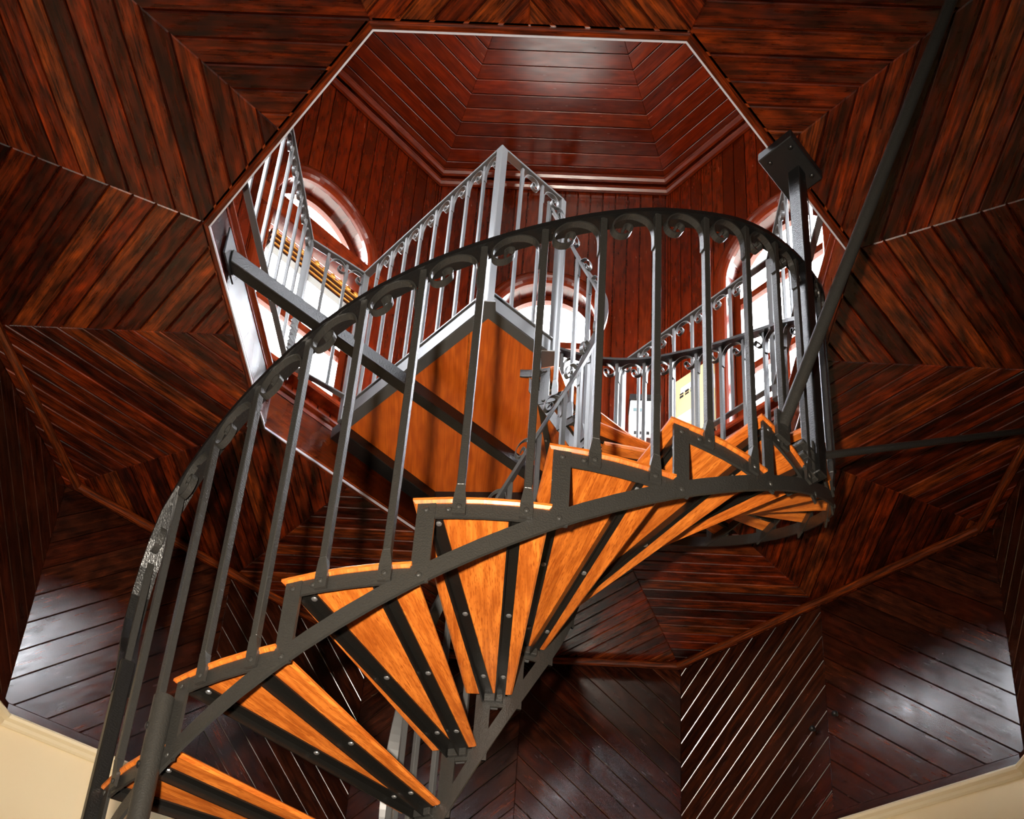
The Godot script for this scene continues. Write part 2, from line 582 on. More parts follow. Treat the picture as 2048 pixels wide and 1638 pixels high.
# a moulding that runs round the octagon: profile of (apothem in metres, world height)
func oct_mould(called: String, label: String, prof: Array, mat: Material, faces := range(8)) -> Node3D:
	var t := struct(called, label, "trim", Vector3(CX * S, prof[0].y, CZ * S))
	for k in faces:
		var st := ns()
		for i in prof.size():
			var p: Vector2 = prof[i]
			var q: Vector2 = prof[(i + 1) % prof.size()]
			var c := Vector3(CX * S, 0, CZ * S)
			var P := func(w: Vector2, e: float) -> Vector3: return c + fn(k) * w.x + ft(k) * (e * w.x * tan(deg_to_rad(22.5))) + Vector3(0, w.y, 0)
			var mid := Vector2.ZERO
			for m in prof:
				mid += m / prof.size()
			var hint2 := (p + q) / 2 - mid
			var L := p.x * 0.83
			quad(st, P.call(p, -1.0), P.call(p, 1.0), P.call(q, 1.0), P.call(q, -1.0), fn(k) * hint2.x + Vector3(0, hint2.y, 0), [Vector2(0, i * 0.1), Vector2(L / 2.4, i * 0.1), Vector2(L / 2.4, i * 0.1 + 0.1), Vector2(0, i * 0.1 + 0.1)])
		part(t, "moulding", st.commit(), mat)
	return t
func round_prof(ax: float, y: float, r: float, n := 12) -> Array:
	var out := []
	for i in n:
		out.append(Vector2(ax + cos(TAU * i / n) * r, y + sin(TAU * i / n) * r))
	return out
func lower_room() -> void:
	var ap := R_ROOM * C8 * S
	var yw := Y_WOOD * S + EYE
	# round bead at the head of the panelling, dark base board and cream moulding at its foot
	oct_mould("trim_1", "round dark wood bead along the corner of boarded wall and ceiling", round_prof(ap - 0.075, Y_CEIL * S + EYE - 0.022, 0.024), M.ceil[0])
	oct_mould("trim_2", "flat dark board along the foot of the boarded walls", [Vector2(ap + 0.02, yw), Vector2(ap - 0.03, yw), Vector2(ap - 0.034, yw - 0.006), Vector2(ap - 0.034, yw - 0.052), Vector2(ap - 0.028, yw - 0.056), Vector2(ap + 0.02, yw - 0.056)], M.wall[1])
	oct_mould("trim_3", "cream painted rounded moulding under the dark boarding", [Vector2(ap + 0.02, yw - 0.056), Vector2(ap - 0.04, yw - 0.056), Vector2(ap - 0.06, yw - 0.064), Vector2(ap - 0.066, yw - 0.076), Vector2(ap - 0.058, yw - 0.088), Vector2(ap - 0.036, yw - 0.096), Vector2(ap - 0.03, yw - 0.11), Vector2(ap - 0.018, yw - 0.118), Vector2(ap + 0.02, yw - 0.12)], M.cream_trim)
	for k in 8:
		var o := Vector3(CX * S, 0, CZ * S) + fn(k) * (ap - 0.012)
		var hw := ap * tan(deg_to_rad(22.5))
		var c := struct("wall_lower_" + SIDES[k], "smooth cream painted %s wall below the dark boarding" % SIDES[k], "wall", o)
		var top := yw - 0.03
		if k == 5:   # the wide opening to the hall, through which the room is seen
			part(c, "lintel", slab([Vector2(-hw, 4.14), Vector2(hw, 4.14), Vector2(hw, top), Vector2(-hw, top)], o, ft(k), Vector3.UP, -fn(k), -0.15, 0.0, 0.0, Vector2.RIGHT, Vector2.ZERO), M.cream)
			for s in [-1.0, 1.0]:
				part(c, "jamb", slab([Vector2(s * hw, 0), Vector2(s * (hw - 0.02), 0), Vector2(s * (hw - 0.02), 4.14), Vector2(s * hw, 4.14)], o, ft(k), Vector3.UP, -fn(k), -0.15, 0.0, 0.0, Vector2.RIGHT, Vector2.ZERO), M.cream)
		else:
			part(c, "plaster", slab([Vector2(-hw - 0.06, 0), Vector2(hw + 0.06, 0), Vector2(hw + 0.06, top), Vector2(-hw - 0.06, top)], o, ft(k), Vector3.UP, -fn(k), -0.15, 0.0, 0.0, Vector2.RIGHT, Vector2.ZERO), M.cream)
	var f := struct("floor", "plain stone floor of the lower room and the hall", "floor")
	var st := ns()
	box(st, Vector3(0, -0.1, -2.0), Vector3(4.2, 0, 0), Vector3(0, 0.1, 0), Vector3(0, 0, 6.0))
	part(f, "paving", st.commit(), M.stone)
	# the hall behind and beside the viewpoint
	var z0 := CZ * S + ap + 0.14
	for a in [["wall_hall_west", Vector3(-2.1, 2.1, (z0 + 3.0) / 2), Vector3(0.1, 0, 0), Vector3(0, 2.1, 0), Vector3(0, 0, (3.0 - z0) / 2 + 0.1)], ["wall_hall_east", Vector3(2.1, 2.1, (z0 + 3.0) / 2), Vector3(0.1, 0, 0), Vector3(0, 2.1, 0), Vector3(0, 0, (3.0 - z0) / 2 + 0.1)], ["wall_hall_south", Vector3(0, 2.1, 3.0), Vector3(2.2, 0, 0), Vector3(0, 2.1, 0), Vector3(0, 0, 0.1)], ["ceiling_hall", Vector3(0, 4.3, (z0 + 3.0) / 2), Vector3(2.2, 0, 0), Vector3(0, 0.1, 0), Vector3(0, 0, (3.0 - z0) / 2 + 0.1)]]:
		var h := struct(a[0], "cream painted %s of the hall round the viewpoint" % a[0].replace("_hall", "").replace("_", " "), "wall", a[1])
		st = ns()
		box(st, a[1], a[2], a[3], a[4])
		part(h, "plaster", st.commit(), M.cream)
	for s in [-1.0, 1.0]:   # returns between the hall walls and the opening
		var h2 := struct("wall_hall_return_" + ("east" if s > 0 else "west"), "cream painted return of the hall beside the opening", "wall", Vector3(s * 1.55, 0, z0))
		st = ns()
		box(st, Vector3(s * 1.58, 2.1, z0 + 0.05), Vector3(0.6, 0, 0), Vector3(0, 2.1, 0), Vector3(0, 0, 0.06))
		part(h2, "plaster", st.commit(), M.cream)
func stairwell() -> void:
	var a := R_HOLE * C8 * S
	var yc := Y_CEIL * S + EYE
	var yf := Y_FLOOR * S + EYE
	var lin := struct("trim_4", "red varnished boards lining the edge of the stairwell opening", "trim", Vector3(CX * S, yc, CZ * S))
	for k in 8:
		var hw := a * tan(deg_to_rad(22.5))
		var o := Vector3(CX * S, 0, CZ * S) + fn(k) * a
		part(lin, "fascia_board", slab([Vector2(-hw, yc), Vector2(hw, yc), Vector2(hw, yf - 0.06), Vector2(-hw, yf - 0.06)], o + fn(k) * 0.03, ft(k), Vector3.UP, -fn(k), 0.0, 0.03, 0.004, Vector2.RIGHT, Vector2(rng.randf(), rng.randf())), M.fascia[k % 2])
	oct_mould("trim_5", "thin brown bead framing the ceiling boards round the opening", [Vector2(a + 0.024, yc + 0.01), Vector2(a + 0.024, yc - 0.006), Vector2(a + 0.018, yc - 0.012), Vector2(a + 0.003, yc - 0.012), Vector2(a, yc - 0.008), Vector2(a, yc + 0.01)], M.ceil[1])
	oct_mould("trim_9", "thin strip along the lower edge of the opening, painted pale for light from above", [Vector2(a + 0.002, yc - 0.002), Vector2(a + 0.002, yc - 0.013), Vector2(a - 0.004, yc - 0.013), Vector2(a - 0.004, yc - 0.002)], M.strip)  # edge light from the lantern put into the pale colour
	oct_mould("trim_6", "rounded wood nosing round the edge of the upper floor", [Vector2(a + 0.06, yf), Vector2(a - 0.012, yf), Vector2(a - 0.022, yf - 0.008), Vector2(a - 0.022, yf - 0.022), Vector2(a - 0.012, yf - 0.03), Vector2(a - 0.004, yf - 0.034), Vector2(a - 0.004, yf - 0.06), Vector2(a + 0.06, yf - 0.06)], M.lant[0])
	var f := struct("floor_upper", "board floor of the lantern gallery round the opening", "floor", Vector3(CX * S, yf, CZ * S))
	for k in 8:
		var k8 := tan(deg_to_rad(22.5))
		var b := R_LANT * C8 * S + 0.16
		part(f, "floor_panel", slab([Vector2(-(a + 0.05) * k8, a + 0.05), Vector2((a + 0.05) * k8, a + 0.05), Vector2(b * k8, b), Vector2(-b * k8, b)], Vector3(CX * S, yf, CZ * S), ft(k), fn(k), Vector3.UP, -0.06, 0.0, 0.0, Vector2.RIGHT, Vector2.ZERO), M.lant[3])

const WHW := 0.094      # half width of a window opening
const WSPRING := 1.665
const WSILL := 1.33
func lantern_room() -> void:
	var ap := R_LANT * C8 * S
	var hw := ap * tan(deg_to_rad(22.5))
	var y0 := Y_FLOOR * S + EYE
	var y1 := Y_LANT * S + EYE
	var bw := 0.0235 * S
	var wh := WHW * S
	var ysp := WSPRING * S + EYE
	var ysl := WSILL * S + EYE
	for k in 8:
		var o := Vector3(CX * S, 0, CZ * S) + fn(k) * ap
		var c := struct("wall_lantern_" + SIDES[k], "red varnished vertical board %s wall of the lantern" % SIDES[k], "wall", o + Vector3(0, y0, 0))
		# backing with the window opening left free
		var pieces := [[Vector2(-hw - 0.06, y0), Vector2(-wh, y0), Vector2(-wh, y1), Vector2(-hw - 0.06, y1)], [Vector2(wh, y0), Vector2(hw + 0.06, y0), Vector2(hw + 0.06, y1), Vector2(wh, y1)], [Vector2(-wh, y0), Vector2(wh, y0), Vector2(wh, ysl), Vector2(-wh, ysl)]]
		for i in 12:
			var a0 := PI - PI * i / 12.0
			var a1 := PI - PI * (i + 1) / 12.0
			pieces.append([Vector2(cos(a0) * wh, ysp + sin(a0) * wh), Vector2(cos(a1) * wh, ysp + sin(a1) * wh), Vector2(cos(a1) * wh, y1), Vector2(cos(a0) * wh, y1)])
		var st := ns()
		for p in pieces:
			slab_st(st, p, o, ft(k), Vector3.UP, -fn(k), -0.14, -0.014, 0.0, Vector2.RIGHT, Vector2.ZERO)
		part(c, "backing", st.commit(), M.lant[2])
		var n := 9
		for i in range(-10, 10):
			var u0 := i * bw + 0.003
			var u1 := (i + 1) * bw - 0.003
			u0 = maxf(u0, -hw)
			u1 = minf(u1, hw)
			if u1 - u0 < 0.01:
				continue
			var list := []
			if u0 >= -wh - 0.01 and u1 <= wh + 0.01:
				var ya := ysp + sqrt(maxf(wh * wh - u0 * u0, 0.0)) + 0.01
				var yb := ysp + sqrt(maxf(wh * wh - u1 * u1, 0.0)) + 0.01
				list = [[Vector2(u0, ya), Vector2(u1, yb), Vector2(u1, y1), Vector2(u0, y1)], [Vector2(u0, y0), Vector2(u1, y0), Vector2(u1, ysl - 0.01), Vector2(u0, ysl - 0.01)]]
			else:
				list = [[Vector2(u0, y0), Vector2(u1, y0), Vector2(u1, y1), Vector2(u0, y1)]]
			for q in list:
				part(c, "board", slab(q, o + fn(k) * 0.014, ft(k), Vector3.UP, -fn(k), 0.0, 0.014, 0.003, Vector2.DOWN, Vector2(rng.randf(), rng.randf_range(0, 0.6) - u0 / 0.3)), M.lant[rng.randi() % M.lant.size()])
	var ce := struct("ceiling_lantern", "flat red ceiling of the lantern in concentric octagons of boards", "ceiling", Vector3(CX * S, y1, CZ * S))
	var k8 := tan(deg_to_rad(22.5))
	for k in 8:
		var b := ap + 0.16
		part(ce, "backing", slab([Vector2(0, 0), Vector2(-b * k8, b), Vector2(b * k8, b)], Vector3(CX * S, y1 + 0.016, CZ * S), ft(k), fn(k), Vector3.DOWN, -0.1, 0.0, 0.0, Vector2.RIGHT, Vector2.ZERO), M.lant[2])
		boards(ce, [Vector2(0, 0.001), Vector2(-ap * k8, ap), Vector2(ap * k8, ap)], Vector3(CX * S, y1 + 0.014, CZ * S), ft(k), fn(k), Vector3.DOWN, Vector2.RIGHT, 0.0247 * S, 0.5007 * S, M.lant, 0.014, 0.002, 0.006)
	oct_mould("trim_7", "double beaded crown moulding round the lantern ceiling", round_prof(ap - 0.075, y1 - 0.028, 0.03, 10), M.lant[0])
	oct_mould("trim_8", "lower bead of the crown moulding at the head of the lantern walls", round_prof(ap - 0.022, y1 - 0.07, 0.03, 10), M.lant[0])

func windows() -> void:
	var ap := R_LANT * C8 * S
	var wh := WHW * S
	var ysp := WSPRING * S + EYE
	var ysl := WSILL * S + EYE
	var where := ["above the right-hand guard railing", "straight ahead behind the landing railing", "above the left-hand guard railing", "in the west wall of the lantern", "in the southwest wall of the lantern", "in the south wall of the lantern", "in the southeast wall of the lantern", "in the east wall of the lantern"]
	for k in 8:
		var o := Vector3(CX * S, 0, CZ * S) + fn(k) * ap
		var u := ft(k)
		var n := -fn(k)
		var t := struct("window_%d" % (k + 1), "tall round-arched window full of white daylight, %s" % where[k], "window", o + Vector3(0, ysl, 0))
		var P := func(x: float, y: float, d: float) -> Vector3: return o + u * x + Vector3(0, y, 0) + n * d
		# moulded casing: round section swept up, over the arch and down
		var path := []
		var rr := wh + 0.035
		for i in 9:
			path.append([Vector2(-rr, lerpf(ysl - 0.02, ysp, i / 8.0)), Vector2(-1, 0)])
		for i in range(1, 32):
			var a := PI - PI * i / 32.0
			path.append([Vector2(cos(a) * rr, ysp + sin(a) * rr), Vector2(cos(a), sin(a))])
		for i in 9:
			path.append([Vector2(rr, lerpf(ysp, ysl - 0.02, i / 8.0)), Vector2(1, 0)])
		var st := ns()
		var m := 10
		for i in path.size() - 1:
			for j in m:
				var q := []
				for e in [[i, j], [i, j + 1], [i + 1, j + 1], [i + 1, j]]:
					var an: float = PI * e[1] / m
					var pt: Vector2 = path[e[0]][0] + path[e[0]][1] * cos(an) * 0.055
					q.append(P.call(pt.x, pt.y, sin(an) * 0.06))
				var am := PI * (j + 0.5) / m
				var dd: Vector2 = path[i][1] * cos(am)
				quad(st, q[0], q[1], q[2], q[3], u * dd.x + Vector3(0, dd.y, 0) + n * sin(am))
		part(t, "casing", st.commit(), M.lant[0])
		# reveal
		st = ns()
		var rev := []
		for pp in path:
			rev.append(pp[0] - pp[1] * 0.035)
		for i in rev.size() - 1:
			quad(st, P.call(rev[i].x, rev[i].y, 0.0), P.call(rev[i + 1].x, rev[i + 1].y, 0.0), P.call(rev[i + 1].x, rev[i + 1].y, -0.16), P.call(rev[i].x, rev[i].y, -0.16), o + Vector3(0, ysp - 0.3, 0) - P.call(rev[i].x, rev[i].y, 0.0))
		part(t, "reveal", st.commit(), M.lant[0])
		# sash frame
		st = ns()
		for i in rev.size() - 1:
			var a: Vector2 = rev[i]
			var b: Vector2 = rev[i + 1]
			var ia: Vector2 = a - path[i][1] * 0.05
			var ib: Vector2 = b - path[i + 1][1] * 0.05
			for d in [-0.1, -0.14]:
				quad(st, P.call(a.x, a.y, d), P.call(b.x, b.y, d), P.call(ib.x, ib.y, d), P.call(ia.x, ia.y, d), n * (d + 0.12))
			quad(st, P.call(ia.x, ia.y, -0.1), P.call(ib.x, ib.y, -0.1), P.call(ib.x, ib.y, -0.14), P.call(ia.x, ia.y, -0.14), o + Vector3(0, ysp - 0.3, 0) - P.call(ia.x, ia.y, 0.0))
		box(st, P.call(0.0, ysl + 0.03, -0.12), u * wh, Vector3(0, 0.03, 0), n * 0.02)
		part(t, "sash_frame", st.commit(), M.lant[0])
		for yy in [1.637, 1.475]:
			st = ns()
			box(st, P.call(0.0, yy * S + EYE, -0.12), u * (wh - 0.05), Vector3(0, 0.03, 0), n * 0.018)
			part(t, "glazing_bar", st.commit(), M.lant[0])
		st = ns()
		box(st, P.call(0.0, (ysl + 1.637 * S + EYE) / 2 + 0.01, -0.12), u * 0.014, Vector3(0, (1.637 * S + EYE - ysl) / 2 - 0.03, 0), n * 0.014)
		part(t, "glazing_bar", st.commit(), M.lant[0])
		# panes: arched head and four lights
		st = ns()
		var yt := 1.637 * S + EYE
		var prev := Vector2(-wh + 0.05, yt)
		var rg := wh - 0.045
		for i in 17:
			var a := PI - PI * i / 16.0
			var cur := Vector2(cos(a) * rg, ysp + sin(a) * rg)
			tri(st, P.call(0.0, yt, -0.12), P.call(prev.x, prev.y, -0.12), P.call(cur.x, cur.y, -0.12), n)
			prev = cur
		tri(st, P.call(0.0, yt, -0.12), P.call(prev.x, prev.y, -0.12), P.call(rg, yt, -0.12), n)
		part(t, "pane", st.commit(), M.glass)
		for s in [-1.0, 1.0]:
			for yy in [[ysl + 0.05, 1.475 * S + EYE], [1.475 * S + EYE, yt]]:
				st = ns()
				quad(st, P.call(0.0, yy[0], -0.12), P.call(s * rg, yy[0], -0.12), P.call(s * rg, yy[1], -0.12), P.call(0.0, yy[1], -0.12), n)
				part(t, "pane", st.commit(), M.glass)
		st = ns()
		cbox(st, P.call(0.0, ysl - 0.02, -0.03), u * (wh + 0.09), Vector3(0, 0.022, 0), n * 0.12, 0.008)
		part(t, "sill", st.commit(), M.lant[0])

# ---------------------------------------------------------------- the spiral stair
const K0 := -3
const K1 := 14
func curve_at(tab: Array, k: float) -> float:
	if k <= tab[0][0]:
		return tab[0][1] + (k - tab[0][0]) * (tab[1][1] - tab[0][1]) / (tab[1][0] - tab[0][0])
	for i in tab.size() - 1:
		if k <= tab[i + 1][0]:
			var x0: float = tab[i][0]
			var x1: float = tab[i + 1][0]
			var f := (k - x0) / (x1 - x0)
			var m0: float = (tab[i + 1][1] - tab[max(i - 1, 0)][1]) / (tab[i + 1][0] - tab[max(i - 1, 0)][0])
			var j: int = min(i + 2, tab.size() - 1)
			var m1: float = (tab[j][1] - tab[i][1]) / (tab[j][0] - tab[i][0])
			var d := x1 - x0
			var f2 := f * f
			var f3 := f2 * f
			return (2 * f3 - 3 * f2 + 1) * tab[i][1] + (f3 - 2 * f2 + f) * m0 * d + (-2 * f3 + 3 * f2) * tab[i + 1][1] + (f3 - f2) * m1 * d
	return tab[-1][1]
const OUT_RAIL := [[-0.75, 0.495], [-0.4, 0.527], [0.0, 0.556], [0.3, 0.571], [0.66, 0.586], [1.26, 0.6145], [1.87, 0.6445], [2.33, 0.665], [2.81, 0.684], [3.37, 0.706], [3.86, 0.727], [4.71, 0.766], [5.29, 0.791], [5.78, 0.813], [6.4, 0.839], [7.2, 0.877], [8.5, 0.955], [9.5, 1.035], [10.3, 1.1], [11.3, 1.164], [12.47, 1.218], [13.3, 1.246], [14.14, 1.275], [15.0, 1.31]]
const IN_RAIL := [[-3.0, 0.375], [0.0, 0.525], [3.06, 0.675], [5.83, 0.842], [8.0, 0.955], [10.0, 1.06], [12.0, 1.155], [13.0, 1.212], [14.0, 1.275], [14.6, 1.31]]
# curved flat plate: lower and upper heights at both ends, radius, thickness
func arc_plate(st: SurfaceTool, ka: float, kb: float, lo_a: float, lo_b: float, hi_a: float, hi_b: float, r: float, t: float) -> void:
	var n := maxi(1, ceili(absf(kb - ka) * 4.0))
	for i in n:
		var f0 := float(i) / n
		var f1 := float(i + 1) / n
		var p := []
		for f in [f0, f1]:
			for rr in [r - t / 2.0, r + t / 2.0]:
				p.append(sp(lerpf(ka, kb, f), rr, lerpf(lo_a, lo_b, f)))
				p.append(sp(lerpf(ka, kb, f), rr, lerpf(hi_a, hi_b, f)))
		# p: 0 in-lo0 1 in-hi0 2 out-lo0 3 out-hi0 4 in-lo1 5 in-hi1 6 out-lo1 7 out-hi1
		var rad: Vector3 = p[2] - p[0]
		quad(st, p[2], p[3], p[7], p[6], rad)
		quad(st, p[0], p[1], p[5], p[4], -rad)
		quad(st, p[1], p[3], p[7], p[5], Vector3.UP)
		quad(st, p[0], p[2], p[6], p[4], Vector3.DOWN)
		if i == 0:
			quad(st, p[0], p[1], p[3], p[2], p[0] - p[4])
		if i == n - 1:
			quad(st, p[4], p[5], p[7], p[6], p[4] - p[0])
func dome(parent: Node, called: String, at: Vector3, out: Vector3, r: float, mat: Material) -> void:
	var z := out.normalized()
	var x := Vector3.UP.cross(z)
	if x.length() < 0.1:
		x = Vector3.RIGHT.cross(z)
	x = x.normalized()
	part(parent, called, rivet_mesh, mat, at, Basis(x * r, z.cross(x) * r, z * r))
func radial(k: float) -> Vector3:
	var a := deg_to_rad(PH0 + DPH * k)
	return Vector3(cos(a), 0, -sin(a))
func tangent(k: float) -> Vector3:
	var a := deg_to_rad(PH0 + DPH * k)
	return Vector3(-sin(a), 0, -cos(a))
func stringer(stair: Node3D, called: String, r: float, inner: bool, ka: int, kb: int) -> MeshInstance3D:
	var m := 1.0 / S
	var st := ns()
	var t := 0.009 * m
	var wk := rad_to_deg(0.046 * m / r) / DPH          # width of the upright plate in steps
	var hgt := 0.042 * m
	for k in range(ka, kb + 1):
		var yt := sy(k) - 0.0165 * m
		var yb := maxf(sy(k - 1) - 0.0165 * m - hgt, sy(k) + ((-1.41 if not inner else -1.62) + 0.12) * SH)
		arc_plate(st, k, k + wk, yb, yb, yt, yt, r, t)                                   # upright
		arc_plate(st, k + wk * 0.5, k + 1.0 + wk, yt - hgt, yt - hgt, yt, yt, r - 0.0015 * m, t * 0.8)    # under the tread
	var bh := 0.27 if not inner else 0.42
	var lo := -1.41 if not inner else -1.62
	var q0 := ka - 0.5
	while q0 < kb + 0.9:
		arc_plate(st, q0, q0 + 0.25, sy(q0) + lo * SH, sy(q0 + 0.25) + lo * SH, sy(q0) + (lo + bh) * SH, sy(q0 + 0.25) + (lo + bh) * SH, r + 0.002 * m, t)
		q0 += 0.25
	var o := part(stair, called, st.commit(), M.iron)
	var sg := -1.0 if inner else 1.0
	for k in range(ka, kb + 1):
		for q in [[k + wk * 0.5, sy(k) - 0.038 * m], [k + wk * 0.5, sy(k - 1) - 0.041 * m], [k + wk * 0.5 + 0.17, sy(k) - 0.038 * m]]:
			if inner and q[0] > k + wk:
				continue
			dome(o, "rivet", sp(q[0], r + sg * 0.0068 * m, q[1]), radial(q[0]) * sg, 0.0085, M.iron)
	return o
func staircase() -> void:
	var m := 1.0 / S
	var s := thing("spiral_staircase", "black iron spiral staircase with orange oak treads and scrolled balusters", "staircase", W(AX, -EYE / S, AZ))
	stringer(s, "outer_stringer", SR, false, K0 + 1, K1)
	stringer(s, "inner_stringer", SRI, true, K0, K1)
	# treads
	for k in range(K0, K1 + 1):
		var th := 0.019
		var d0 := radial(k)
		var d1 := radial(k + 1)
		var f := tangent(k)
		var b := tangent(k + 1)
		var r0 := SRI + 0.008 * m
		var r1 := SR + 0.011 * m
		var c3 := W(AX, sy(k) + 0.002 * m, AZ)
		var to2 := func(v: Vector3) -> Vector2: return Vector2(v.x, v.z)
		var dir2: Vector2 = to2.call((d0 + d1).normalized())
		var poly := [to2.call(sp(k, r0, 0) - c3 - f * 0.034), to2.call(sp(k, r1, 0) - c3 - f * 0.012)]
		for i in range(1, 4):
			poly.append(to2.call(sp(k + i / 4.0, r1, 0) - c3))
		poly.append(to2.call(sp(k + 1, r1, 0) - c3 + b * 0.004))
		poly.append(to2.call(sp(k + 1, r0, 0) - c3 + b * 0.014))
		var tr := part(s, "tread", slab(poly, c3, Vector3(1, 0, 0), Vector3(0, 0, 1), Vector3.UP, -th, 0.0, 0.006, dir2, Vector2(rng.randf(), rng.randf() * 0.5 - k * 0.37), true), M.oak[rng.randi() % 3])
		# two angle irons under the tread, meeting at a block on the inner plate
		var yb := sy(k) - (th - 0.0015) * m
		for e in [0, 1]:
			var ko := k + (0.11 if e == 0 else 0.75)
			var ki := k + (0.38 if e == 0 else 0.77)
			var pa := sp(ko, SR - 0.012 * m, yb) - Vector3(0, 0.0025, 0)
			var pb := sp(ki, SRI + 0.01 * m, yb) - Vector3(0, 0.0025, 0)
			var d := (pb - pa).normalized()
			var side := Vector3.UP.cross(d).normalized()
			var st := ns()
			bar(st, pa, pb, side, 0.034 if e == 0 else 0.03, 0.005)
			var sg := 1.0
			var off := side * (-0.0155) if side.dot(tangent(k)) * sg > 0 else side * 0.0155
			bar(st, pa - Vector3(0, 0.0135, 0) + off, pb - Vector3(0, 0.0135, 0) + off, side, 0.005, 0.027)
			var ai := part(tr, "angle_iron", st.commit(), M.angle)
			for q in [0.06, 0.5, 0.87]:
				dome(tr, "screw", pa.lerp(pb, q) - Vector3(0, 0.0035, 0) - off * 0.25, Vector3.DOWN, 0.0085, M.steel)
		var st2 := ns()
		var pc := sp(k + 0.56, SRI + 0.006 * m, yb - 0.014 * m)
		cbox(st2, pc, tangent(k + 0.56) * 0.03, Vector3(0, 0.014, 0), radial(k + 0.52) * 0.012, 0.002)
		part(tr, "end_block", st2.commit(), M.iron)
	# outer balusters, two to a tread, with their scrolls
	var kk := -2
	for k in range(-1, K1 + 1):
		for q in [0.32, 0.82]:
			if k == -1 and q < 0.4:
				continue
			one_baluster(s, k + q, SR, curve_at(OUT_RAIL, k + q), sy(k), 0.02, true)
	for k in range(K0, K1 + 1):
		one_baluster(s, k + 0.55, SRI - 0.004, curve_at(IN_RAIL, k + 0.55), sy(k), 0.018, false)
	# handrails
	var pts := []
	var sd := []
	var n := 150
	for i in n + 1:
		if i == 0:   # easing at the foot, down into the newel
			for e in [[-0.12, 0.41], [-0.13, 0.43], [-0.2, 0.446], [-0.3, 0.463], [-0.35, 0.483], [-0.31, 0.503], [-0.2, 0.523], [-0.05, 0.541], [0.13, 0.557]]:
				pts.append(sp(e[0], SR * 1.01, e[1]))
				sd.append(radial(e[0]))
		var k := lerpf(0.3, 15.0, float(i) / n)
		pts.append(sp(k, SR + 0.003 * m, curve_at(OUT_RAIL, k) + 0.008 * m))
		sd.append(radial(k))
	var st := ns()
	sweep(st, pts, sd, 0.052, 0.014, 0.006)
	part(s, "handrail", st.commit(), M.iron_dark)
	pts = []
	sd = []
	for i in n + 1:
		var k := lerpf(-2.8, 14.6, float(i) / n)
		pts.append(sp(k, SRI - 0.004, curve_at(IN_RAIL, k) + 0.006 * m))
		sd.append(radial(k))
	st = ns()
	sweep(st, pts, sd, 0.04, 0.01, 0.003)
	part(s, "inner_handrail", st.commit(), M.rail_grey)
	# newel at the foot of the outer rail and the round support tube
	var nb := sp(-0.11, SR * 1.012, -EYE / S)
	st = ns()
	cbox(st, Vector3(nb.x, (0.435 * S + EYE) / 2, nb.z), radial(-0.11) * 0.02, Vector3(0, (0.435 * S + EYE) / 2, 0), tangent(-0.11) * 0.02, 0.004)
	part(s, "newel_post", st.commit(), M.iron_dark)
	var tb := sp(0.96, SR + 0.006, -EYE / S)
	var tt := Vector3(tb.x, 0.367 * S + EYE, tb.z)
	st = ns()
	tube(st, tb, tt, 0.026, 24)
	tube(st, tb, tb + Vector3(0, 0.02, 0), 0.07, 24)
	var tp := part(s, "support_tube", st.commit(), M.iron)
	for y in [-0.09, -0.2, -0.49]:
		dome(tp, "bolt", tt + Vector3(0, y, 0) + (radial(0.9) - tangent(0.9) * 0.35).normalized() * 0.0255, radial(0.9) - tangent(0.9) * 0.35, 0.011, M.iron_dark)
	# centre column below the well: foot of the inner string
	st = ns()
	var kb := float(K0)
	bar(st, sp(kb, SRI, -EYE / S), sp(kb, SRI, sy(K0) - 0.02), radial(kb), 0.03, 0.03)
	part(s, "well_post", st.commit(), M.iron)
